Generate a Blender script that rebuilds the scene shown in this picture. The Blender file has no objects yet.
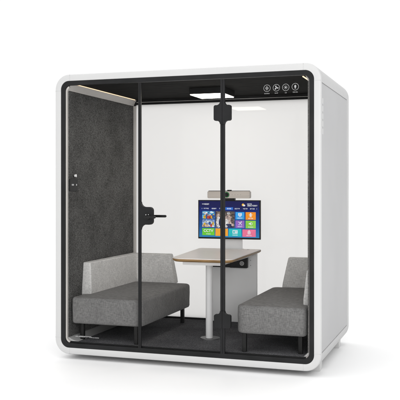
import bpy, bmesh, math, random
from mathutils import Vector, Matrix
random.seed(7)
sc = bpy.context.scene
COL = sc.collection
PI = math.pi
W, D, ZB, ZT, RC = 2.11, 1.38, 0.038, 2.234, 0.118      # booth shell
FL = 0.135                                          # carpet level

# ------------------------------------------------------------------ helpers
def obj(name, bm, mats, parent=None, smooth=None, bevel=None):
    me = bpy.data.meshes.new(name)
    bmesh.ops.recalc_face_normals(bm, faces=bm.faces)
    bm.to_mesh(me); bm.free()
    if not isinstance(mats, (list, tuple)): mats = [mats]
    for m in mats: me.materials.append(m)
    o = bpy.data.objects.new(name, me); COL.objects.link(o)
    if parent is not None: o.parent = parent
    if smooth is not None:
        me.polygons.foreach_set('use_smooth', [True]*len(me.polygons))
        me.set_sharp_from_angle(angle=math.radians(smooth))
    if bevel:
        b = o.modifiers.new('bevel', 'BEVEL'); b.width = bevel; b.segments = 3
        b.limit_method = 'ANGLE'; b.angle_limit = math.radians(40); b.harden_normals = False
        me.polygons.foreach_set('use_smooth', [True]*len(me.polygons))
        me.set_sharp_from_angle(angle=math.radians(38))
    return o

def thing(name, label, cat, loc=(0,0,0), group=None):
    o = bpy.data.objects.new(name, None); COL.objects.link(o)
    o.location = loc; o.empty_display_size = .1
    o['label'] = label; o['category'] = cat
    if group: o['group'] = group
    return o

def box(bm, x0, x1, y0, y1, z0, z1, mi=0):
    v = [bm.verts.new((x, y, z)) for z in (z0, z1) for y in (y0, y1) for x in (x0, x1)]
    for f in ((0,2,3,1),(4,5,7,6),(0,1,5,4),(2,6,7,3),(0,4,6,2),(1,3,7,5)):
        fc = bm.faces.new([v[i] for i in f]); fc.material_index = mi
    return v

def cyl(bm, c, r, h, axis='z', n=24, r2=None, mi=0):
    r2 = r if r2 is None else r2
    a = []; b = []
    for i in range(n):
        t = 2*PI*i/n; p, q = math.cos(t), math.sin(t)
        def mk(rr, hh):
            if axis == 'z': return (c[0]+p*rr, c[1]+q*rr, c[2]+hh)
            if axis == 'y': return (c[0]+p*rr, c[1]+hh, c[2]+q*rr)
            return (c[0]+hh, c[1]+p*rr, c[2]+q*rr)
        a.append(bm.verts.new(mk(r, 0))); b.append(bm.verts.new(mk(r2, h)))
    for i in range(n):
        f = bm.faces.new((a[i], a[(i+1)%n], b[(i+1)%n], b[i])); f.material_index = mi
    f = bm.faces.new(a[::-1]); f.material_index = mi
    f = bm.faces.new(b); f.material_index = mi

def prism(bm, poly, a0, a1, plane='xy', mi=0):
    """extrude a 2-D polygon; plane 'xy' -> along z, 'xz' -> along y, 'yz' -> along x"""
    def mk(p, h):
        if plane == 'xy': return (p[0], p[1], h)
        if plane == 'xz': return (p[0], h, p[1])
        return (h, p[0], p[1])
    A = [bm.verts.new(mk(p, a0)) for p in poly]; B = [bm.verts.new(mk(p, a1)) for p in poly]
    n = len(poly)
    for i in range(n):
        f = bm.faces.new((A[i], A[(i+1)%n], B[(i+1)%n], B[i])); f.material_index = mi
    f = bm.faces.new(A[::-1]); f.material_index = mi
    f = bm.faces.new(B); f.material_index = mi

def rrect(x0, x1, z0, z1, r, n=8):
    if not isinstance(r, (list, tuple)): r = [r]*4     # corners: BL, BR, TR, TL
    pts = []
    for (cx, cz, a0, rr) in ((x0+r[0], z0+r[0], PI, r[0]), (x1-r[1], z0+r[1], 1.5*PI, r[1]),
                             (x1-r[2], z1-r[2], 0, r[2]), (x0+r[3], z1-r[3], .5*PI, r[3])):
        k = n if rr > 1e-5 else 0
        for i in range(k+1):
            t = a0 + (PI/2)*(i/k if k else 0)
            pts.append((cx+rr*math.cos(t), cz+rr*math.sin(t)))
    return pts

def ring(bm, prof, rmin=0.004, n=12, closed=True, R=RC, mi=0):
    """sweep a profile of (inset, y) round the booth's rounded rectangle"""
    loops = []
    for off, y in prof:
        p = rrect(off, W-off, ZB+off, ZT-off, max(R-off, rmin), n)
        loops.append([bm.verts.new((x, y, z)) for x, z in p])
    m = len(loops); N = len(loops[0])
    for j in range(m if closed else m-1):
        a, b = loops[j], loops[(j+1) % m]
        for i in range(N):
            f = bm.faces.new((a[i], a[(i+1)%N], b[(i+1)%N], b[i])); f.material_index = mi

def flat(bm, pts, y, mi=0):          # a flat polygon facing -y
    f = bm.faces.new([bm.verts.new((x, y, z)) for x, z in pts]); f.material_index = mi
    return f

# ------------------------------------------------------------------ materials
def mat(name, col, rough=.5, metal=0, spec=.5, emit=None, es=1.0):
    m = bpy.data.materials.new(name); m.use_nodes = True
    b = m.node_tree.nodes['Principled BSDF']
    b.inputs['Base Color'].default_value = (*col, 1)
    b.inputs['Roughness'].default_value = rough
    b.inputs['Metallic'].default_value = metal
    b.inputs['Specular IOR Level'].default_value = spec
    if emit:
        b.inputs['Emission Color'].default_value = (*emit, 1)
        b.inputs['Emission Strength'].default_value = es
    return m

def noise_mat(name, c1, c2, scale, rough=.6, bump=0, det=6, spec=.4, lo=.35, hi=.65, sc3=(1,1,1), bscale=None, bdist=.002, metal=0, mott=0):
    m = mat(name, c1, rough, metal, spec); nt = m.node_tree; N = nt.nodes; L = nt.links
    b = N['Principled BSDF']
    tc = N.new('ShaderNodeTexCoord'); mp = N.new('ShaderNodeMapping'); mp.inputs['Scale'].default_value = sc3
    L.new(tc.outputs['Object'], mp.inputs['Vector'])
    t = N.new('ShaderNodeTexNoise'); t.inputs['Scale'].default_value = scale; t.inputs['Detail'].default_value = det
    L.new(mp.outputs[0], t.inputs['Vector'])
    r = N.new('ShaderNodeValToRGB'); r.color_ramp.elements[0].position = lo; r.color_ramp.elements[1].position = hi
    r.color_ramp.elements[0].color = (*c1, 1); r.color_ramp.elements[1].color = (*c2, 1)
    L.new(t.outputs['Fac'], r.inputs[0]); L.new(r.outputs[0], b.inputs['Base Color'])
    if mott:
        tm = N.new('ShaderNodeTexNoise'); tm.inputs['Scale'].default_value = 5; tm.inputs['Detail'].default_value = 4
        L.new(tc.outputs['Object'], tm.inputs['Vector'])
        mm = N.new('ShaderNodeMapRange'); mm.inputs[1].default_value = .3; mm.inputs[2].default_value = .7
        mm.inputs[3].default_value = 1-mott; mm.inputs[4].default_value = 1+mott; L.new(tm.outputs['Fac'], mm.inputs[0])
        vm = N.new('ShaderNodeVectorMath'); vm.operation = 'SCALE'; L.new(r.outputs[0], vm.inputs[0]); L.new(mm.outputs[0], vm.inputs['Scale'])
        L.new(vm.outputs[0], b.inputs['Base Color'])
    if bump:
        t2 = t
        if bscale:
            t2 = N.new('ShaderNodeTexNoise'); t2.inputs['Scale'].default_value = bscale; L.new(mp.outputs[0], t2.inputs['Vector'])
        bp = N.new('ShaderNodeBump'); bp.inputs['Strength'].default_value = bump; bp.inputs['Distance'].default_value = bdist
        L.new(t2.outputs['Fac'], bp.inputs['Height']); L.new(bp.outputs[0], b.inputs['Normal'])
    return m

def fabric(name, c1, c2, k=1.0, amp=1.0):
    """woven cloth: two sets of stretched threads plus soft mottling"""
    m = mat(name, c1, .93, 0, .15); nt = m.node_tree; N = nt.nodes; L = nt.links
    b = N['Principled BSDF']; b.inputs['Sheen Weight'].default_value = .12
    tc = N.new('ShaderNodeTexCoord')
    outs = []
    for s3, s in (((1, 1, .12), 150*k), ((.10, .10, 1), 170*k), ((1, 1, .6), 16)):
        mp = N.new('ShaderNodeMapping'); mp.inputs['Scale'].default_value = s3
        L.new(tc.outputs['Object'], mp.inputs['Vector'])
        t = N.new('ShaderNodeTexNoise'); t.inputs['Scale'].default_value = s; t.inputs['Detail'].default_value = 2.5
        L.new(mp.outputs[0], t.inputs['Vector']); outs.append(t.outputs['Fac'])
    a = N.new('ShaderNodeMath'); a.operation = 'ADD'; L.new(outs[0], a.inputs[0]); L.new(outs[1], a.inputs[1])
    a2 = N.new('ShaderNodeMath'); a2.operation = 'MULTIPLY_ADD'; a2.inputs[1].default_value = .28
    L.new(outs[2], a2.inputs[0]); L.new(a.outputs[0], a2.inputs[2])
    r = N.new('ShaderNodeMapRange'); r.inputs[1].default_value = 1.14-.30/amp; r.inputs[2].default_value = 1.14+.30/amp
    L.new(a2.outputs[0], r.inputs[0])
    mx = N.new('ShaderNodeMix'); mx.data_type = 'RGBA'
    mx.inputs[6].default_value = (*c1, 1); mx.inputs[7].default_value = (*c2, 1)
    L.new(r.outputs[0], mx.inputs[0]); L.new(mx.outputs[2], b.inputs['Base Color'])
    bp = N.new('ShaderNodeBump'); bp.inputs['Strength'].default_value = .5; bp.inputs['Distance'].default_value = .0015
    L.new(a.outputs[0], bp.inputs['Height']); L.new(bp.outputs[0], b.inputs['Normal'])
    return m

def frosted(name):
    m = bpy.data.materials.new(name); m.use_nodes = True; nt = m.node_tree; N = nt.nodes; L = nt.links
    N.clear(); o = N.new('ShaderNodeOutputMaterial')
    t = N.new('ShaderNodeBsdfTranslucent'); t.inputs[0].default_value = (.80,.79,.78,1)
    d = N.new('ShaderNodeBsdfDiffuse'); d.inputs[0].default_value = (.88,.88,.875,1)
    a = N.new('ShaderNodeMixShader'); a.inputs[0].default_value = .12; L.new(t.outputs[0], a.inputs[1]); L.new(d.outputs[0], a.inputs[2])
    g = N.new('ShaderNodeBsdfGlossy'); g.inputs['Roughness'].default_value = .03
    f = N.new('ShaderNodeFresnel'); f.inputs[0].default_value = 1.33
    b = N.new('ShaderNodeMixShader'); L.new(f.outputs[0], b.inputs[0]); L.new(a.outputs[0], b.inputs[1]); L.new(g.outputs[0], b.inputs[2])
    L.new(b.outputs[0], o.inputs[0]); return m

def glass_mat(name, tint, ior):
    m = bpy.data.materials.new(name); m.use_nodes = True; nt = m.node_tree; N = nt.nodes; L = nt.links
    N.clear()
    o = N.new('ShaderNodeOutputMaterial'); mx = N.new('ShaderNodeMixShader')
    tr = N.new('ShaderNodeBsdfTransparent'); tr.inputs[0].default_value = (*tint, 1)
    gl = N.new('ShaderNodeBsdfGlossy'); gl.inputs['Roughness'].default_value = .01
    fr = N.new('ShaderNodeFresnel'); fr.inputs[0].default_value = ior
    L.new(fr.outputs[0], mx.inputs[0]); L.new(tr.outputs[0], mx.inputs[1]); L.new(gl.outputs[0], mx.inputs[2])
    L.new(mx.outputs[0], o.inputs[0])
    return m

def emit_mat(name, col, s=1.0):
    m = mat(name, (0,0,0), .4, 0, .2, emit=col, es=s); return m

M = {}
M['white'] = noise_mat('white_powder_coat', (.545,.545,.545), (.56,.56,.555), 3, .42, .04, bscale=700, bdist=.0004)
M['panel'] = noise_mat('grey_shaded_laminate', (.41,.41,.415), (.43,.43,.435), 2.2, .5, .05, bscale=600, bdist=.0004)  # dimmer light on the sides is partly put into this grey
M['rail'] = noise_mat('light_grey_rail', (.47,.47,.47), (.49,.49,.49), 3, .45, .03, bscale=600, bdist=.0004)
M['seam'] = mat('seam_grey', (.45,.45,.45), .7)
M['black'] = noise_mat('black_satin_metal', (.010,.0105,.0105), (.015,.015,.016), 6, .5, .03, spec=.18, bscale=500, bdist=.0003)
M['blackp'] = noise_mat('black_plastic', (.006,.006,.006), (.010,.010,.010), 30, .42, spec=.25)
M['cream'] = noise_mat('warm_grey_liner', (.60,.575,.55), (.64,.615,.59), 5, .5)
M['ceil'] = noise_mat('black_wood_grain_ceiling', (.003,.003,.003), (.020,.019,.018), 9, .9, .15, det=10, sc3=(1,9,1), spec=.1)
M['felt'] = noise_mat('charcoal_felt', (.036,.036,.036), (.205,.202,.198), 120, .98, .9, det=12, spec=.05, lo=.28, hi=.76, bscale=260, bdist=.003, mott=.22)
M['carpet'] = noise_mat('dark_grey_carpet', (.036,.036,.039), (.205,.205,.217), 210, .98, 1.0, det=6, spec=.05, lo=.35, hi=.68, bscale=300, bdist=.004, mott=.18)
M['seat'] = fabric('dark_grey_weave', (.085,.082,.080), (.19,.185,.181), 2.2)
M['seat_side'] = fabric('mid_grey_weave', (.10,.099,.099), (.225,.222,.220), 2.2)
M['back'] = fabric('light_grey_weave', (.48,.475,.47), (.82,.81,.80), 2.1)
M['top'] = noise_mat('pale_laminate', (.72,.67,.64), (.77,.72,.69), 14, .4, sc3=(1,6,1))
M['ply'] = noise_mat('plywood_edge', (.20,.115,.045), (.40,.25,.11), 30, .5, sc3=(.3,.3,9))
M['legm'] = noise_mat('light_grey_metal', (.74,.74,.745), (.78,.78,.785), 4, .38)
M['panelleg'] = noise_mat('grey_leg_panel', (.82,.82,.825), (.86,.86,.865), 3, .5)
M['disc'] = mat('grey_base_metal', (.09,.09,.093), .4, .3)
M['chrome'] = mat('chrome', (.7,.7,.7), .2, 1)
M['socket'] = mat('socket_grey', (.42,.42,.42), .4)
M['bar'] = noise_mat('champagne_metal', (.46,.42,.385), (.55,.50,.46), 12, .38, .02, sc3=(.15,1,8), metal=.35)
M['lens'] = mat('lens_black', (.004,.004,.005), .08)
M['green'] = emit_mat('green_ring_light', (.02,.30,.06), .8)
M['lamp'] = emit_mat('warm_diffuser', (1.0,.93,.82), 17.0)
M['led'] = emit_mat('warm_led_strip', (1.0,.74,.48), 1.5)
M['ink'] = emit_mat('glowing_white_print', (.72,.72,.72), .75)  # print and buttons emit light so they read white, though no lamp
M['glass'] = glass_mat('clear_door_glass', (.955,.955,.95), 1.08)
M['bglass'] = frosted('milky_rear_glass')
M['red'] = mat('plain_red', (.30,.01,.02), .4)
M['floor'] = noise_mat('white_studio_floor', (.86,.86,.86), (.875,.875,.875), 1.2, .55, spec=.2)
M['thread'] = mat('grey_thread', (.24,.24,.235), .8)
M['seam2'] = mat('taupe_trim', (.30,.28,.27), .6)
M['inner'] = mat('core_grey', (.3,.3,.3), .7)

# ------------------------------------------------------------------ setting
bm = bmesh.new()
S = 400
f = bm.faces.new([bm.verts.new(p) for p in ((-S,-S,0),(S,-S,0),(S,S,0),(-S,S,0))])
fl = obj('ground', bm, M['floor']); fl['kind'] = 'structure'
fl['label'] = 'seamless white studio floor'

# ------------------------------------------------------------------ the booth
booth = thing('meeting_booth', 'white and grey freestanding glass-fronted office booth with rounded frame', 'office booth', (0,0,0))

bm = bmesh.new()
ring(bm, [(.004,.030),(0,.024),(0,.016),(.0015,.008),(.006,.002),(.013,0),(.047,0),(.051,.0015),(.052,.006),(.052,.030)], n=14)
ff = obj('front_frame', bm, M['white'], booth, smooth=35)
# hairline joints where corner pieces meet the straight sections
RJ = .128
for k, (x0,x1,z0,z1) in enumerate(((RJ, RJ+.0014, ZB+.002, ZB+.052), (W-RJ-.0014, W-RJ, ZB+.002, ZB+.052),
                       (RJ, RJ+.0014, ZT-.052, ZT-.002), (W-RJ-.0014, W-RJ, ZT-.052, ZT-.002),
                       (.002,.052, ZB+RJ, ZB+RJ+.0014), (.002,.052, ZT-RJ-.0014, ZT-RJ),
                       (W-.052,W-.002, ZB+RJ, ZB+RJ+.0014), (W-.052,W-.002, ZT-RJ-.0014, ZT-RJ))):
    bm = bmesh.new(); box(bm, x0,x1,-.0004,.002,z0,z1); obj('joint', bm, M['seam'], ff)

bm = bmesh.new()
ring(bm, [(.004,1.255),(0,1.26),(0,1.350),(.0035,1.366),(.012,1.376),(.024,1.38),(.085,1.38),(.085,1.3735),(.0575,1.3735),(.0575,1.255)], n=14)
obj('rear_frame', bm, M['rail'], booth, smooth=35)

bm = bmesh.new()     # shell behind the side panels
ring(bm, [(.007,.026),(.007,1.258),(.06,1.258),(.06,.026)], n=14)
obj('outer_shell', bm, M['rail'], booth, smooth=35)

# flat side panels
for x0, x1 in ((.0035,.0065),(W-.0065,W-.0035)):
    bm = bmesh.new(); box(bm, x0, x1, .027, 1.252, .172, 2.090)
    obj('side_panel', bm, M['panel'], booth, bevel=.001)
# corner rails run front to back along the four rounded edges
def corner_rail(cx, cz, a0, ext_x, ext_z):
    bm = bmesh.new(); outer = []; inner = []
    n = 14
    for i in range(n+1):
        t = a0 + PI/2*i/n
        outer.append((cx+RC*math.cos(t), cz+RC*math.sin(t))); inner.append((cx+(RC-.0068)*math.cos(t), cz+(RC-.0068)*math.sin(t)))
    if ext_z:                                    # straight lip that meets the side panel
        if abs(outer[0][0]-W/2) > abs(outer[-1][0]-W/2) + .05: outer.insert(0, (outer[0][0], ext_z)); inner.insert(0, (inner[0][0], ext_z))
        else: outer.append((outer[-1][0], ext_z)); inner.append((inner[-1][0], ext_z))
    prism(bm, outer+inner[::-1], .0275, 1.2535, 'xz')
    return obj('corner_rail', bm, M['rail'], booth, smooth=30)
corner_rail(RC, ZB+RC, PI, 0, .168); corner_rail(W-RC, ZB+RC, 1.5*PI, 0, .168)
corner_rail(W-RC, ZT-RC, 0, 0, 2.0945); corner_rail(RC, ZT-RC, .5*PI, 0, 2.0945)
# air slots near the front top of each side panel
for xx in (W-.0036, .0021):
    for k in range(5):
        z1 = 1.985-.0545*k
        bm = bmesh.new(); prism(bm, rrect(.060,.094, z1-.041, z1, .003, 3), xx, xx+.0015, 'yz')
        obj('air_slot', bm, M['white'], booth)

# levelling feet
for (fx, sx) in ((W-.045, 1), (.045, -1)):
    for fy in (.205, 1.10):
        bm = bmesh.new()
        box(bm, min(fx, fx-sx*.07), max(fx, fx-sx*.07), fy, fy+.055, .0, .085)
        box(bm, min(fx-sx*.012, fx-sx*.07), max(fx-sx*.012, fx-sx*.07), fy+.055, fy+.060, .006, .085)
        box(bm, min(fx-sx*.002, fx-sx*.07), max(fx-sx*.002, fx-sx*.07), fy+.060, fy+.100, .0, .085)
        obj('foot', bm, M['white'], booth, bevel=.003)

# black glazing frame on the front
bm = bmesh.new()
ring(bm, [(.0525,.003),(.085,.003),(.086,.004),(.086,.030),(.0525,.030)], rmin=.042, n=10)
obj('glazing_frame', bm, M['black'], booth, smooth=30)
# thin warm grey inner ring just inside it
bm = bmesh.new()
bm.free()
po = rrect(.0865, W-.0865, ZB+.0865, ZT-.0865, .046, 10); pi_ = rrect(.099, W-.0915, ZB+.099, ZT-.099, .036, 10)
for side in (0, 1):
    if side == 0: ix_ = list(range(36, 44)) + list(range(0, 9))
    else: ix_ = list(range(14, 30))
    bm = bmesh.new(); prism(bm, [po[i] for i in ix_] + [pi_[i] for i in ix_[::-1]], .016, .0338, 'xz')
    obj('inner_trim', bm, M['cream'] if side == 0 else M['seam2'], booth, smooth=30)
# black rear glazing frame
bm = bmesh.new()
ring(bm, [(.060,1.3352),(.110,1.3352),(.112,1.337),(.112,1.372),(.060,1.372)], rmin=.02, n=8)
obj('rear_glazing_frame', bm, M['black'], booth, smooth=30)

bm = bmesh.new(); box(bm, .13, W-.13, 1.3325, 1.3350, 2.1425, 2.1462); obj('rear_trim_line', bm, M['cream'], booth)
# interior: floor, ceiling, walls
bm = bmesh.new(); box(bm, .085, W-.085, .034, 1.334, .10, FL)
obj('carpet', bm, M['carpet'], booth)
bm = bmesh.new(); box(bm, .090, W-.090, .034, 1.334, 2.168, 2.176)
obj('ceiling_panel', bm, M['ceil'], booth)
for s in (0, 1):
    X = (lambda v: v) if s == 0 else (lambda v: W-v)
    def bx2(bm, a, b, *r): box(bm, min(X(a), X(b)), max(X(a), X(b)), *r)
    bm = bmesh.new(); bx2(bm, .088, .103, .0345, 1.333, .166, 2.107)
    obj('felt_wall_panel', bm, M['felt'], booth, bevel=.002)
    cwid = (.085, .030)[s]
    # cove strips along ceiling and floor
    bm = bmesh.new()
    pr = [(X(.0885),2.110),(X(.104),2.110),(X(.107),2.125),(X(.118),2.146),(X(.128),2.158),(X(.128),2.166),(X(.0885),2.166)]
    prism(bm, pr, .0350, 1.332, 'xz'); obj('ceiling_cove', bm, M['cream'], booth, smooth=30)
    bm = bmesh.new()
    if s == 0: bx2(bm, .1285, .1318, .105, 1.30, 2.1632, 2.1675)
    else:
        bx2(bm, .1420, .1500, .075, 1.25, 2.1445, 2.1500)  # right strip lowered into view, standing in for a reflection of the left
        b2 = bmesh.new(); bx2(b2, .1405, .1515, .070, 1.255, 2.1505, 2.1676); obj('added_strip_mount', b2, M['blackp'], booth)  # added mount closing the gap above the lowered strip
    obj('light_strip', bm, M['led'], booth)
    bm = bmesh.new()
    pr = [(X(.0890),.137),(X(.0890),.165),(X(.103),.165)]
    for i in range(1, 9):
        t = i/9; pr.append((X(.103+cwid*t), .1655-.0275*(1-(1-t)**2)))
    pr.append((X(.103+cwid),.137))
    prism(bm, pr, .0352, 1.331, 'xz'); obj('floor_cove', bm, M['rail'], booth, smooth=40)
    # rear corner strip, warm grey
    bm = bmesh.new(); bx2(bm, .1035, .1290, 1.318, 1.3335, .166, 2.109)
    obj('rear_corner_strip', bm, M['cream'], booth, bevel=.002)

bm = bmesh.new(); box(bm, .118, W-.118, .0308, .0336, .112, .1345); obj('floor_sill', bm, M['black'], booth)
# glass sheets
def sheet(name, x0, x1, y, z0, z1, m, label=None):
    bm = bmesh.new(); flat(bm, [(x0,z0),(x1,z0),(x1,z1),(x0,z1)], y)
    o = obj(name, bm, m, booth)
    if label: o['label'] = label
    return o
GY = .012
g1 = sheet('fixed_glass_panel', .086, .7190, GY, .116, 2.144, M['glass'], 'fixed glass pane left of the door')
door = sheet('glass_door', .7205, 1.3792, GY, .117, 2.143, M['glass'])
g2 = sheet('fixed_glass_panel', 1.3806, W-.086, GY, .116, 2.144, M['glass'], 'fixed glass pane right of the door with printed icons')
sheet('rear_glass', .108, W-.108, 1.352, .146, 2.126, M['bglass'])

# vertical black edge strips
def strip(x0, x1, parent, y0=.004, y1=.022):
    bm = bmesh.new(); box(bm, x0, x1, y0, y1, .1165, 2.1435)
    return obj('edge_strip', bm, M['black'], parent, bevel=.0012)
strip(.7085,.7192,g1); strip(.7202,.7305,door); strip(1.3630,1.3791,door); strip(1.3803,1.3965,g2)

# hinge plates: rounded squares that flare into the strips
def flare(x0, x1, z0, z1, sx0, sx1, up, dn, frm=.026, half=None, r=.014):
    """outline; half 'L' / 'R' cuts it at the middle seam"""
    xm = (sx0+sx1)/2
    right = []
    def fil(cx, cz, a0, a1, rr):
        return [(cx+rr*math.cos(a0+(a1-a0)*i/6), cz+rr*math.sin(a0+(a1-a0)*i/6)) for i in range(7)]
    fr = min(frm, x1-sx1-r-.001)
    if dn: right += fil(sx1+fr, z0-fr, PI, PI/2, fr)
    else: right += [(sx1, z0)]
    right += fil(x1-r, z0+r, -PI/2, 0, r) + fil(x1-r, z1-r, 0, PI/2, r)
    if up: right += fil(sx1+fr, z1+fr, -PI/2, -PI, fr)
    else: right += [(sx1, z1)]
    return right, xm
def hinge(x0, x1, z0, z1, up, dn):
    right, xm = flare(x0, x1, z0, z1, 1.3630, 1.3965, up, dn)
    par = None
    for s, p in ((1, g2), (-1, door)):
        pts = [(x if s == 1 else 2*xm-x, z) for x, z in right]
        seam = xm + s*.0008
        pts = [(seam, pts[0][1])] + pts + [(seam, pts[-1][1])]
        bm = bmesh.new(); prism(bm, pts, -.007, .028, 'xz')
        obj('hinge_plate', bm, M['black'], p, bevel=.0015)
hinge(1.314, 1.445, 1.838, 1.953, True, True)
hinge(1.316, 1.443, .312, .412, True, False)

# lock plate with lever handles
right, xm = flare(.709, .829, 1.064, 1.198, .7140, .7305, True, True, .040, None, .027)
bm = bmesh.new(); prism(bm, [(.7202, right[0][1])] + right + [(.7202, right[-1][1])], -.006, .030, 'xz')
lk = obj('lock_plate', bm, M['black'], door, bevel=.0015)
bm = bmesh.new()
cyl(bm, (.787,-.018,1.125), .026, .0125, 'y', 28); cyl(bm, (.787,-.046,1.125), .011, .030, 'y', 20)
prism(bm, rrect(.776,.872,1.1135,1.1325,.009), -.058, -.042, 'xz')
obj('handle', bm, M['blackp'], door, bevel=.002)
bm = bmesh.new()
cyl(bm, (.787,.0305,1.125), .026, .012, 'y', 28); cyl(bm, (.787,.04,1.125), .011, .045, 'y', 20)
prism(bm, rrect(.776,.905,1.1170,1.1360,.009), .082, .098, 'xz')
obj('handle', bm, M['blackp'], door, bevel=.002)
for sx_, sz_, sr_ in ((.782,1.140,.0035),(.803,1.142,.003),(.768,1.118,.0025)):
    bm = bmesh.new(); cyl(bm, (sx_,-.0205,sz_), sr_, .003, 'y', 12); obj('lock_screw', bm, M['chrome'], door)

# printed icons
def stroke(bm, p, q, w, y):
    p = Vector(p); q = Vector(q); d = (q-p).normalized(); n = Vector((-d.y, d.x))*w/2
    flat(bm, [tuple(p-n), tuple(q-n), tuple(q+n), tuple(p+n)], y)
def dot(bm, c, r, y, n=16, sx=1, sz=1, mi=0):
    flat(bm, [(c[0]+r*sx*math.cos(2*PI*i/n), c[1]+r*sz*math.sin(2*PI*i/n)) for i in range(n)], y, mi)
def annulus(bm, c, r0, r1, y, n=36, a0=0, a1=2*PI, mi=0):
    for i in range(n):
        t, u = a0+(a1-a0)*i/n, a0+(a1-a0)*(i+1)/n
        flat(bm, [(c[0]+r0*math.cos(t), c[1]+r0*math.sin(t)), (c[0]+r1*math.cos(t), c[1]+r1*math.sin(t)),
                  (c[0]+r1*math.cos(u), c[1]+r1*math.sin(u)), (c[0]+r0*math.cos(u), c[1]+r0*math.sin(u))], y, mi)
def tiny_text(bm, cx, cz, w, h, n, y, mi=0):
    """a line of very small illegible lettering"""
    s = w/n
    for i in range(n):
        x = cx-w/2+s*(i+.5); hw = s*.34
        k = random.random()
        flat(bm, [(x-hw, cz-h/2), (x-hw+s*.22, cz-h/2), (x-hw+s*.22, cz+h/2), (x-hw, cz+h/2)], y, mi)
        if k > .3: flat(bm, [(x-hw, cz+h*.3), (x+hw, cz+h*.3), (x+hw, cz+h/2), (x-hw, cz+h/2)], y-.00002, mi)
        if k < .7: flat(bm, [(x-hw, cz-h/2), (x+hw, cz-h/2), (x+hw, cz-h*.3), (x-hw, cz-h*.3)], y-.00002, mi)
        if .2 < k < .9: flat(bm, [(x+hw-s*.2, cz-h/2), (x+hw, cz-h/2), (x+hw, cz+h/2), (x+hw-s*.2, cz+h/2)], y-.00004, mi)
IY = GY-.002; iz = 2.064
labels = ['ring icon with sound bars inside', 'ring icon with fan blades inside', 'ring icon with a shining light inside', 'ring icon with a bulb shape inside']
for k, ix in enumerate((1.7145, 1.7835, 1.8525, 1.9220)):
    bm = bmesh.new(); c = (ix, iz+ (0,.001,.001,.003)[k])
    annulus(bm, c, .0230, .0254, IY)
    if k == 0:
        for j, hh in enumerate((.006,.013,.016,.010,.005)):
            x = c[0]-.010+.005*j; stroke(bm, (x, c[1]-hh), (x, c[1]+hh), .0022, IY)
    elif k == 1:
        for a in (.5*PI+.35, .5*PI+.35+2*PI/3, .5*PI+.35+4*PI/3):
            pts = []
            for i in range(12):
                t = 2*PI*i/12; px, pz = .0095+.0072*math.cos(t), .0048*math.sin(t)
                pts.append((c[0]+px*math.cos(a)-pz*math.sin(a), c[1]+px*math.sin(a)+pz*math.cos(a)))
            flat(bm, pts, IY)
        dot(bm, c, .0035, IY-.0002)
    elif k == 2:
        dot(bm, c, .0058, IY)
        for j in range(8):
            a = j*PI/4; stroke(bm, (c[0]+.0085*math.cos(a), c[1]+.0085*math.sin(a)), (c[0]+.0145*math.cos(a), c[1]+.0145*math.sin(a)), .0022, IY)
    else:
        dot(bm, (c[0], c[1]+.002), .0085, IY, sx=.85, sz=1.35); stroke(bm, (c[0]-.005, c[1]-.0125), (c[0]+.005, c[1]-.0125), .003, IY)
    tiny_text(bm, c[0], c[1]-.0385, (.040,.024,.014,.038)[k], .0062, (9,5,3,8)[k], IY)
    o = obj('icon', bm, M['ink'], g2); o['label'] = labels[k]

# small line of white print low on the left pane
bm = bmesh.new()
tiny_text(bm, .215, .181, .085, .0085, 11, IY); tiny_text(bm, .262, .184, .10, .006, 14, IY-.0003)
tiny_text(bm, .335, .178, .085, .0055, 12, IY)
obj('small_print', bm, M['ink'], g1)
# small red mark inside right edge
bm = bmesh.new(); prism(bm, rrect(W-.100,W-.0885,2.005,2.035,.004), .0365, .050, 'xz')
obj('red_mark', bm, M['red'], booth)

# ceiling lamp
bm = bmesh.new(); box(bm, .905, 1.205, .62, .935, 2.116, 2.1675)
lamp = obj('ceiling_lamp', bm, M['blackp'], booth, bevel=.002)
bm = bmesh.new(); prism(bm, rrect(.911,1.199,.626,.929,.004), 2.111, 2.1165)
obj('lamp_diffuser', bm, M['lamp'], lamp)

# wall control plate and knob on the left felt
bm = bmesh.new(); prism(bm, rrect(.035,.172,1.318,1.414,.006), .1035, .113, 'yz')
pl = obj('switch_plate', bm, M['blackp'], booth, bevel=.0015)
for yy in (.072,.092,.146):
    bm = bmesh.new(); prism(bm, rrect(yy-.005,yy+.005,1.361,1.374,.003), .1132, .1150, 'yz')
    obj('switch_button', bm, M['ink'], pl)
bm = bmesh.new(); cyl(bm, (.1035,.100,1.440), .010, .022, 'x', 20); cyl(bm, (.1250,.100,1.440), .016, .010, 'x', 24, r2=.013)
obj('coat_knob', bm, M['chrome'], booth, bevel=.0015)

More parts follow.
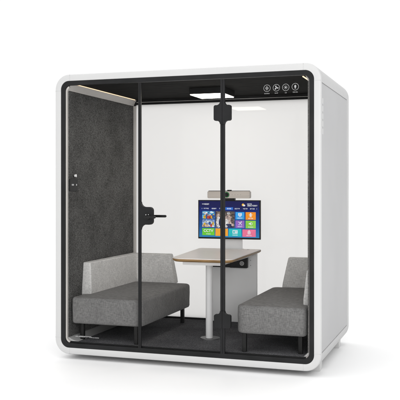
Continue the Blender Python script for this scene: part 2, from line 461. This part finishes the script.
# ------------------------------------------------------------------ sofas
def make_sofa(name, label, X, x_in, ynear_arm, dt=0):
    """X mirrors x for the right-hand sofa; x_in = the seat's free edge measured from its own wall"""
    s = thing(name, label, 'sofa', (X(.4), .6, FL), 'grey sofas facing each other')
    def place(o): o.parent = s; o.matrix_parent_inverse = Matrix.Translation((-X(.4), -.6, -FL)); return o
    def srt(p): return p
    a, b = X(.118), X(x_in); x0, x1 = min(a,b), max(a,b)
    y0, y1 = .048, 1.205
    r_in, r_w = .065, .03
    rad = [r_w, r_in, r_in, r_w] if X(0) < X(1) else [r_in, r_w, r_w, r_in]
    pts = rrect(x0, x1, y0, y1, rad, 8)
    # upholstered block with softened top and bottom edges, side cloth below and darker cloth on top
    bm = bmesh.new()
    lv = [(.022,.272),(.007,.277),(0,.292),(0,.345),(-.002,.40),(-.001,.455),(.001,.466),(.006,.474),(.014,.4785)]
    loops = []
    cx, cy = (x0+x1)/2, (y0+y1)/2
    for off, z in lv:
        p = rrect(x0+off, x1-off, y0+off, y1-off, [max(q-off,.004) for q in rad], 8)
        loops.append([bm.verts.new((x,y,z)) for x,y in p])
    n = len(loops[0])
    for j in range(len(loops)-1):
        for i in range(n):
            f = bm.faces.new((loops[j][i], loops[j][(i+1)%n], loops[j+1][(i+1)%n], loops[j+1][i]))
    bm.faces.new(loops[0][::-1])
    side = place(obj('seat_base', bm, M['seat_side'], None, smooth=60))
    bm = bmesh.new(); prev = None
    for off, z in ((.0145,.4786),(.020,.4805),(.05,.483),(.12,.4855),(.2,.4865)):
        p = rrect(x0+off, x1-off, y0+off, y1-off, [max(q-off,.004) for q in rad], 8)
        lp = [bm.verts.new((x,y,z)) for x,y in p]
        if prev:
            for i in range(n): bm.faces.new((prev[i], prev[(i+1)%n], lp[(i+1)%n], lp[i]))
        prev = lp
    bm.faces.new(prev)
    place(obj('seat_cushion', bm, M['seat'], None, smooth=60))
    # stitched seam at the near corner
    bm = bmesh.new()
    xs = X(x_in-.088)
    for k in range(15):
        z = .288+k*.0118; box(bm, xs-.0010, xs+.0010, y0-.0026, y0+.002, z, z+.006)
    st = obj('stitching', bm, M['thread'], None); st.parent = side
    # backrest: one L-shaped upholstered piece, leaning a little, ends cut at a slant
    bm = bmesh.new()
    def bk(z, t, yn, xe):
        w = .1045; t = t-dt
        p = [(X(w), yn), (X(w+t), yn), (X(w+t), 1.300-t-.012), (X(xe), 1.300-t-.012), (X(xe), 1.302), (X(w), 1.302)]
        return [bm.verts.new((x, y, z)) for x, y in p]
    rows = [bk(.470,.088,ynear_arm-.012,.560), bk(.52,.088,ynear_arm-.008,.553), bk(.70,.071,ynear_arm+.014,.516), bk(.736,.066,ynear_arm+.018,.508)]
    for j in range(3):
        for i in range(6): bm.faces.new((rows[j][i], rows[j][(i+1)%6], rows[j+1][(i+1)%6], rows[j+1][i]))
    bm.faces.new(rows[0][::-1]); bm.faces.new(rows[-1])
    place(obj('backrest', bm, M['back'], None, bevel=.010))
    # legs
    for lx, ly in ((x_in-.058,.078),(x_in-.058,1.125),(.175,.135),(.175,1.125)):
        bm = bmesh.new(); cx = X(lx)
        v0 = rrect(cx-.0155,cx+.0155,ly-.0155,ly+.0155,.004,3); v1 = rrect(cx-.016,cx+.016,ly-.016,ly+.016,.004,3)
        A = [bm.verts.new((x,y,FL+.0005)) for x,y in v0]; B = [bm.verts.new((x,y,.2735)) for x,y in v1]
        for i in range(len(A)): bm.faces.new((A[i],A[(i+1)%len(A)],B[(i+1)%len(A)],B[i]))
        bm.faces.new(A[::-1]); bm.faces.new(B)
        place(obj('leg', bm, M['blackp'], None, smooth=40))
    return s
make_sofa('sofa', 'grey corner-back sofa against the left felt wall, fully in view', lambda x: x, .722, .258)
make_sofa('sofa', 'grey corner-back sofa at the right, partly hidden by the booth frame', lambda x: W-x, .640, .215, .022)

# ------------------------------------------------------------------ table
T = thing('meeting_table', 'pale rectangular table with plywood edge standing between the two sofas', 'table', (1.1,.7,FL))
def placeT(o, t=T): o.parent = t; o.matrix_parent_inverse = Matrix.Translation(-t.location); return o
tx0, tx1, ty0, ty1 = .862, 1.382, .165, 1.235
tr = [.085,.085,.03,.03]
def rpoly(pts, rad, off=0, k=8):
    out = []; n = len(pts)
    for i in range(n):
        p = Vector(pts[i]); a = (Vector(pts[i-1])-p).normalized(); b = (Vector(pts[(i+1)%n])-p).normalized()
        h = a.angle(b)/2; bi = (a+b).normalized(); q = p + bi*(off/math.sin(h)); rr = max(rad[i]-off, .006)
        c = q + bi*(rr/math.sin(h)); t1 = q + a*(rr/math.tan(h)) - c; t2 = q + b*(rr/math.tan(h)) - c
        a1 = math.atan2(t1.y, t1.x); da = (math.atan2(t2.y, t2.x)-a1+PI) % (2*PI) - PI
        for j in range(k+1): out.append((c.x+rr*math.cos(a1+da*j/k), c.y+rr*math.sin(a1+da*j/k)))
    return out
TP = [(.905,.165),(1.402,.165),(1.365,1.235),(.792,1.235)]; TR = [.11,.075,.03,.03]
bm = bmesh.new()
lv = [(.018,.7725),(.004,.781),(0,.786),(0,.7945)]
loops = []
for off, z in lv:
    p = rpoly(TP, TR, off)
    loops.append([bm.verts.new((x,y,z)) for x,y in p])
n = len(loops[0])
for j in range(len(loops)-1):
    for i in range(n): bm.faces.new((loops[j][i], loops[j][(i+1)%n], loops[j+1][(i+1)%n], loops[j+1][i]))
bm.faces.new(loops[0][::-1]); bm.faces.new(loops[-1])
eb = obj('edge_band', bm, M['ply'], None, smooth=40)
bm = bmesh.new(); prism(bm, rpoly(TP, TR, .0012), .7946, .8010)
tt = placeT(obj('tabletop', bm, M['top'], None, bevel=.0012)); eb.parent = tt
bm = bmesh.new(); cyl(bm, (1.262,1.165,.8011), .012, .0015, 'z', 20); g = obj('cable_grommet', bm, M['disc'], None); g.parent = tt
bm = bmesh.new()
box(bm, .975,1.290,.265,.300,.742,.7722); box(bm, .975,1.290,1.2049,1.235,.742,.7722)
box(bm, .975,1.005,.301,1.204,.742,.7722); box(bm, 1.257,1.290,.301,1.204,.742,.7722)
placeT(obj('support_frame', bm, M['legm'], None, bevel=.003))
bm = bmesh.new(); cyl(bm, (1.128,.47,FL+.009), .0285, .7720-FL-.009, 'z', 36)
cl = placeT(obj('column', bm, M['legm'], None, smooth=40))
bm = bmesh.new(); cyl(bm, (1.128,.49,FL+.0005), .082, .008, 'z', 48, r2=.078)
o = obj('base_plate', bm, M['disc'], None, smooth=40); o.parent = cl
bm = bmesh.new(); box(bm, .872,1.315,1.248,1.284,FL+.012,.7715)
placeT(obj('leg_panel', bm, M['panelleg'], None, bevel=.002))
# power tray under the top
bm = bmesh.new()
box(bm, .905,1.085,1.205,1.2475,.636,.668); box(bm, 1.0855,1.240,1.200,1.2475,.634,.735)
tray = placeT(obj('power_tray', bm, M['blackp'], None, bevel=.002))
bm = bmesh.new(); cyl(bm, (1.196,1.192,.676), .020, .0078, 'y', 28); o = obj('socket', bm, M['socket'], None, bevel=.001); o.parent = tray
bm = bmesh.new(); annulus(bm, (1.196,.676), .008, .012, 1.1915); dot(bm, (1.196,.676), .003, 1.1915); o = obj('socket_face', bm, M['disc'], None); o.parent = tray
for zz in (.700,.655):
    bm = bmesh.new(); cyl(bm, (1.262,1.2455,zz), .003, .002, 'y', 12); placeT(obj('screw', bm, M['disc'], None))

# ------------------------------------------------------------------ monitor
SX0, SX1, SZ0, SZ1, SY = .789, 1.364, .888, 1.2335, 1.195
MO = thing('monitor', 'wide black-framed monitor showing colourful app tiles at the end of the table', 'monitor', (1.12,1.2,.8025))
def pm(o): o.parent = MO; o.matrix_parent_inverse = Matrix.Translation(-MO.location); return o
bm = bmesh.new(); box(bm, SX0, SX1, SY, SY+.022, SZ0, SZ1); box(bm, SX0+.1, SX1-.1, SY+.0222, SY+.034, SZ0+.05, SZ1-.08)
pm(obj('casing', bm, M['blackp'], None, bevel=.0015))
bm = bmesh.new()
box(bm, 1.020, 1.190, 1.2310, 1.2390, .8025, 1.06); box(bm, 1.060,1.150,1.2292,1.2308,.95,1.05)
pm(obj('stand', bm, M['legm'], None, bevel=.0015))
bm = bmesh.new(); box(bm, 1.005,1.205,1.165,1.229,.8015,.8045); pm(obj('stand_foot', bm, M['legm'], None, bevel=.001))

# display canvas: 622 x 388 design units
cw, chh = SX1-SX0, SZ1-SZ0
def U(x, y): return (SX0+cw*x/622.0, SZ1-chh*y/388.0)
def urect(bm, x0, y0, x1, y1, y, mi=0):
    flat(bm, [U(x0,y1), U(x1,y1), U(x1,y0), U(x0,y0)], y, mi)
dm = bpy.data.materials.new('display_blue'); dm.use_nodes = True
nt = dm.node_tree; N = nt.nodes; L = nt.links; b = N['Principled BSDF']
b.inputs['Base Color'].default_value = (0,0,0,1); b.inputs['Roughness'].default_value = .3; b.inputs['Specular IOR Level'].default_value = .15
tc = N.new('ShaderNodeTexCoord'); sp = N.new('ShaderNodeSeparateXYZ'); L.new(tc.outputs['Object'], sp.inputs[0])
mr = N.new('ShaderNodeMapRange'); mr.inputs[1].default_value = SZ0; mr.inputs[2].default_value = SZ1; L.new(sp.outputs['Z'], mr.inputs[0])
nz = N.new('ShaderNodeTexNoise'); nz.inputs['Scale'].default_value = 5; L.new(tc.outputs['Object'], nz.inputs[0])
ad = N.new('ShaderNodeMath'); ad.operation = 'MULTIPLY_ADD'; ad.inputs[1].default_value = .3; L.new(nz.outputs['Fac'], ad.inputs[0]); L.new(mr.outputs[0], ad.inputs[2])
rp = N.new('ShaderNodeValToRGB'); e = rp.color_ramp.elements
e[0].position = .13; e[0].color = (.03,.24,.50,1); e[1].position = 1.08; e[1].color = (.010,.012,.085,1)
k = e.new(.45); k.color = (.012,.09,.32,1); k = e.new(.85); k.color = (.008,.022,.17,1)
L.new(ad.outputs[0], rp.inputs[0]); L.new(rp.outputs[0], b.inputs['Emission Color']); b.inputs['Emission Strength'].default_value = 1
bm = bmesh.new(); flat(bm, [U(10,372), U(612,372), U(612,10), U(10,10)], SY-.0006)
disp = pm(obj('display', bm, dm, None))
wht = emit_mat('ui_white', (.85,.88,.92), .9)
SYI = SY-.0012
def ui(name, fn, mats, label=None):
    bm = bmesh.new(); fn(bm); o = obj(name, bm, mats, None); o.parent = disp
    if label: o['label'] = label
    return o
def glyphs(bm, x0, x1, yc, h, n, y, mi=0):
    s = (x1-x0)/n
    for i in range(n):
        a, c = x0+s*i+s*.10, x0+s*i+s*.90
        urect(bm, a, yc-h/2, c, yc-h/2+h*.2, y, mi); urect(bm, (a+c)/2-s*.1, yc-h/2, (a+c)/2+s*.1, yc+h/2, y-.00003, mi)
        if random.random() > .3: urect(bm, a, yc-.1*h, c, yc+.1*h, y-.00006, mi)
        if random.random() > .3: urect(bm, a, yc+h*.32, c, yc+h/2, y-.00009, mi)
        if random.random() > .5: urect(bm, a, yc-h/2, a+s*.16, yc+h/2, y-.00012, mi)
def header(bm):
    for q in range(3): dot(bm, U(44+9*q, 40), .0035, SYI)
    glyphs(bm, 66, 112, 41, 13, 5, SYI)
ui('logo_text', header, wht)
for m0, m1, mn in ((56,108,4),(138,186,4),(212,250,3),(292,335,3),(368,420,4),(450,497,4),(520,568,4)):
    ui('menu_text', lambda bm: glyphs(bm, m0, m1, 85, 11, mn, SYI), wht)
ui('menu_mark', lambda bm: urect(bm, 38,80,41,90,SYI), wht); ui('menu_mark', lambda bm: urect(bm, 586,78,588,92,SYI), wht)
def hl(bm): urect(bm, 276,72,352,97,SY-.0009)
ui('menu_highlight', hl, emit_mat('ui_highlight', (.03,.16,.62), 1))
def weather(bm):
    dot(bm, U(452,46), .0115, SYI, 20, mi=0); dot(bm, U(462,52), .008, SYI-.0002, 16, sx=1.4, mi=1)
    glyphs(bm, 490,540,38,11,4,SYI,1); glyphs(bm, 494,594,54,13,9,SYI,1)
ui('weather_text', weather, [emit_mat('ui_yellow', (.9,.52,.05), 1), wht])

def tile(x0, y0, x1, y1, col, icon, cap, label):
    m2 = emit_mat('tile_colour', col, 1.0)
    n2 = m2.node_tree; bb = n2.nodes['Principled BSDF']
    g = n2.nodes.new('ShaderNodeTexNoise'); g.inputs['Scale'].default_value = 14
    mx = n2.nodes.new('ShaderNodeMix'); mx.data_type = 'RGBA'
    mx.inputs[6].default_value = (*[c*.82 for c in col],1); mx.inputs[7].default_value = (*[min(1,c*1.2+.01) for c in col],1)
    tcc = n2.nodes.new('ShaderNodeTexCoord'); n2.links.new(tcc.outputs['Object'], g.inputs[0])
    n2.links.new(g.outputs['Fac'], mx.inputs[0]); n2.links.new(mx.outputs[2], bb.inputs['Emission Color'])
    cx, cy = (x0+x1)/2, (y0+y1)/2-8
    def fn(bm):
        urect(bm, x0, y0, x1, y1, SY-.0009, 0)
        Y = SYI
        if icon == 'screen':
            urect(bm, cx-18,cy-18,cx+18,cy+8,Y,1); urect(bm, cx-4,cy+8,cx+4,cy+14,Y,1); urect(bm, cx-12,cy+14,cx+12,cy+18,Y,1)
            urect(bm, cx-11,cy-11,cx+11,cy-7,Y-.0002,0); urect(bm, cx-11,cy-2,cx+5,cy+1,Y-.0002,0)
        elif icon == 'figure':
            dot(bm, U(cx,cy-14), .0075, Y, 16, mi=1); urect(bm, cx-17,cy-6,cx+17,cy+1,Y,1); urect(bm, cx-8,cy-5,cx+8,cy+10,Y-.0001,1)
            urect(bm, cx-9,cy+10,cx-2,cy+20,Y,1); urect(bm, cx+2,cy+10,cx+9,cy+20,Y,1)
        elif icon == 'cart':
            urect(bm, cx-20,cy-16,cx-12,cy-12,Y,1); urect(bm, cx-13,cy-12,cx+17,cy-8,Y,1); urect(bm, cx-8,cy-5,cx+14,cy-1,Y,1)
            urect(bm, cx+10,cy-20,cx+18,cy-13,Y,1)
            urect(bm, cx-3,cy-1,cx+8,cy+6,Y,1); dot(bm, U(cx-9,cy+13), .0045, Y, 12, mi=1); dot(bm, U(cx+14,cy+13), .0045, Y, 12, mi=1)
        elif icon == 'speaker':
            flat(bm, [U(cx-18,cy+6),U(cx-8,cy+6),U(cx+4,cy+17),U(cx+4,cy-17),U(cx-8,cy-6),U(cx-18,cy-6)], Y, 1)
            annulus(bm, U(cx+4,cy), .010,.0135, Y, 10, -PI/2.4, PI/2.4, 1)
        elif icon == 'tv':
            urect(bm, cx-25,cy-16,cx+25,cy+18,Y,1); urect(bm, cx-18,cy-9,cx-3,cy+11,Y-.0002,0); urect(bm, cx+3,cy-9,cx+16,cy-4,Y-.0002,0); urect(bm, cx+3,cy+2,cx+16,cy+6,Y-.0002,0)
        elif icon == 'basket':
            urect(bm, cx-17,cy-7,cx+17,cy-1,Y,1); urect(bm, cx-13,cy+2,cx+13,cy+19,Y,1); dot(bm, U(cx,cy-14), .006, Y, 14, mi=1)
            urect(bm, cx-5,cy+6,cx+5,cy+14,Y-.0002,0)
        elif icon == 'glyph':
            pass
        if cap: glyphs(bm, cx-cap, cx+cap, y1-13, 9, 5, Y, 1)
    o = ui('tile', fn, [m2, wht], label); return o
tile(377,118,466,191,(.03,.33,.78),'screen',26,'blue tile with screen icon')
tile(477,118,577,193,(.90,.27,.012),'figure',24,'orange tile with figure icon')
tile(377,201,466,275,(.27,.13,.50),'cart',24,'purple tile with cart icon')
tile(477,202,577,278,(.25,.60,.06),'speaker',26,'green tile with speaker icon')
tile(42,282,167,353,(.14,.56,.03),'glyph',24,'green tile with lettering')
tile(176,283,302,358,(.88,.36,.03),'glyph',0,'plain orange tile')
tile(310,285,436,360,(.015,.50,.52),'tv',26,'teal tile with television icon')
tile(446,289,577,362,(.80,.17,.30),'basket',26,'pink tile with basket icon')

# CCTV lettering on the green tile
cu = bpy.data.curves.new('tile_lettering', 'FONT'); cu.body = 'CCTV'; cu.size = .034; cu.align_x = 'CENTER'; cu.offset = .0009
to = bpy.data.objects.new('tile_lettering_source', cu); COL.objects.link(to)
dg = bpy.context.evaluated_depsgraph_get(); me = bpy.data.meshes.new_from_object(to.evaluated_get(dg))
bpy.data.objects.remove(to)
px, pz = U(104, 320)
me.transform(Matrix.Translation((px, SYI-.0001, pz)) @ Matrix.Rotation(PI/2, 4, 'X'))
me.materials.clear(); me.materials.append(wht)
o = bpy.data.objects.new('tile_lettering', me); COL.objects.link(o); o.parent = disp

# picture tiles
def pic_mat(name, c, _):
    c = [v*.85 for v in c]
    m = emit_mat(name, c, 1); n = m.node_tree; t = n.nodes.new('ShaderNodeTexNoise'); t.inputs['Scale'].default_value = 75; t.inputs['Detail'].default_value = 5
    q = n.nodes.new('ShaderNodeTexCoord'); n.links.new(q.outputs['Object'], t.inputs[0])
    x = n.nodes.new('ShaderNodeValToRGB'); x.color_ramp.elements[0].position = .34; x.color_ramp.elements[1].position = .66
    x.color_ramp.elements[0].color = (c[0]*.35, c[1]*.35, c[2]*.4, 1); x.color_ramp.elements[1].color = (min(1,c[0]*1.35+.02), min(1,c[1]*1.35+.02), min(1,c[2]*1.35+.02), 1)
    n.links.new(t.outputs['Fac'], x.inputs[0]); n.links.new(x.outputs[0], n.nodes['Principled BSDF'].inputs['Emission Color']); return m
pc = [pic_mat('pic_%d' % i, c, 1) for i, c in enumerate([(.10,.45,.80),(.75,.85,.9),(.75,.08,.04),(.85,.55,.04),(.03,.10,.35),(.75,.52,.32),(.30,.45,.78),(.13,.10,.09),(.62,.48,.42),(.80,.78,.76),(.02,.03,.10),(.25,.18,.14)])]
def pict(x0, y0, x1, y1, base, blobs, label):
    def fn(bm):
        urect(bm, x0, y0, x1, y1, SY-.0009, base)
        for q, (bx, by, rx, ry, mi) in enumerate(blobs):
            pts = []
            for i in range(14):
                t = 2*PI*i/14
                ux = min(max(x0+bx+rx*math.cos(t), x0), x1); uy = min(max(y0+by+ry*math.sin(t), y0), y1)
                pts.append(U(ux, uy))
            flat(bm, pts[::-1], SYI-.00001*q, mi)
    ui('picture_tile', fn, pc, label)
pict(42,111,168,187,0,[(30,16,26,9,1),(96,12,22,8,1),(24,62,14,22,3),(44,54,10,20,4),(60,64,13,20,2),(80,58,11,22,2),(97,60,11,20,3),(112,56,12,22,4),(62,38,7,7,5),(30,36,7,8,5),(97,38,8,8,4),(80,34,6,8,1),(46,30,6,8,2),(116,34,6,7,3)],'bright cartoon-coloured picture tile')
pict(42,195,168,270,6,[(32,66,50,18,5),(60,22,44,9,1),(100,54,34,26,1),(78,40,11,20,4),(92,60,10,16,2),(110,40,9,18,3),(24,44,12,12,3),(50,52,8,14,8)],'small beach-coloured picture tile')
pict(178,111,368,275,7,[(30,44,24,34,11),(28,110,22,60,9),(26,40,12,16,8),(66,110,34,60,10),(78,40,26,30,11),(150,30,50,34,7),(132,44,22,26,11),(122,66,26,30,8),(98,78,20,26,8),(112,112,30,34,9),(150,106,24,32,8),(136,148,44,24,10),(168,96,14,26,7),(100,152,20,16,9),(130,20,16,12,9),(150,60,10,12,8),(172,136,14,14,8)],'large dim photograph tile of people')

# ------------------------------------------------------------------ conference camera bar
VB = thing('video_bar', 'champagne conference camera bar with round lens standing on the monitor', 'webcam', (1.075,1.2,SZ1))
def pv(o): o.parent = VB; o.matrix_parent_inverse = Matrix.Translation(-VB.location); return o
bm = bmesh.new(); prism(bm, rrect(.880,1.270,1.2500,1.3130,.010,5), 1.1830, 1.2350, 'xz')
pv(obj('housing', bm, M['bar'], None, bevel=.0015))
bm = bmesh.new(); box(bm, .889,1.261,1.1860,1.2320,1.3131,1.3175); cyl(bm, (1.078,1.209,1.3176), .020, .007, 'z', 28)
pv(obj('top_cover', bm, M['blackp'], None, bevel=.001))
bm = bmesh.new(); cyl(bm, (1.060,1.1770,1.2815), .0245, .0058, 'y', 36); ln = pv(obj('lens', bm, M['lens'], None, bevel=.001))
bm = bmesh.new(); annulus(bm, (1.060,1.2815), .0190,.0225, 1.1765); o = obj('lens_ring', bm, M['green'], None); o.parent = ln
for q in range(4):
    bm = bmesh.new(); cyl(bm, (1.110+.026*q,1.1822,1.2815), .0018, .001, 'y', 10); pv(obj('microphone_hole', bm, M['blackp'], None))
bm = bmesh.new(); box(bm, 1.035,1.130,1.1850,1.2300,SZ1+.0003,1.2498); pv(obj('mount', bm, M['blackp'], None, bevel=.002))

# ------------------------------------------------------------------ light
w = bpy.data.worlds.new('World'); sc.world = w; w.use_nodes = True
nt = w.node_tree; N = nt.nodes; L = nt.links; bg = N['Background']
tc = N.new('ShaderNodeTexCoord'); sp = N.new('ShaderNodeSeparateXYZ'); L.new(tc.outputs['Generated'], sp.inputs[0])
def mrange(src, a, b, c, d):
    m = N.new('ShaderNodeMapRange'); m.interpolation_type = 'SMOOTHSTEP'
    for i, v in zip((1,2,3,4), (a,b,c,d)): m.inputs[i].default_value = v
    L.new(src, m.inputs[0]); return m.outputs[0]
def mul(a, b):
    m = N.new('ShaderNodeMath'); m.operation = 'MULTIPLY'; L.new(a, m.inputs[0]); L.new(b, m.inputs[1]); return m.outputs[0]
top = mrange(sp.outputs['Z'], .30, .85, 1.03, 1.60)
side = mrange(sp.outputs['X'], .35, .95, 1.0, .62)
fr = mrange(sp.outputs['Y'], -.9, -.1, .95, 1.0)
L.new(mul(mul(top, side), fr), bg.inputs['Strength'])
bg.inputs['Color'].default_value = (1,1,1,1)

def area(name, loc, target, size, power, col=(1,1,1)):
    l = bpy.data.lights.new(name, 'AREA'); l.shape = 'SQUARE'; l.size = size; l.use_shadow = True; l.energy = power; l.color = col
    o = bpy.data.objects.new(name, l); COL.objects.link(o); o.location = loc
    o.rotation_euler = (Vector(target)-Vector(loc)).to_track_quat('-Z','Y').to_euler(); return o
area('added_top_fill', (-1.5,-4.5,6.0), (1.0,.3,.6), 3.0, 20)  # added area light from above, brightens floor and booth
area('added_front_fill', (4.6,-5.6,2.2), (1.0,.9,.9), 2.4, 130)  # added fill from front right, brightens the booth interior

# ------------------------------------------------------------------ camera
cam = bpy.data.cameras.new('camera'); co = bpy.data.objects.new('camera', cam); COL.objects.link(co)
co.location = (3.113, -5.682, 1.35)
co.rotation_euler = (PI/2, 0, math.atan2(.318, .948))
cam.sensor_width = 36; cam.lens = 808/400*36; cam.shift_y = -13/400
cam.clip_end = 2000; cam.clip_start = .05
sc.camera = co
sc.view_settings.view_transform = 'Standard'; sc.view_settings.look = 'None'
sc.view_settings.exposure = 0; sc.view_settings.gamma = 1
sc.cycles.transparent_max_bounces = 24; sc.cycles.max_bounces = 10
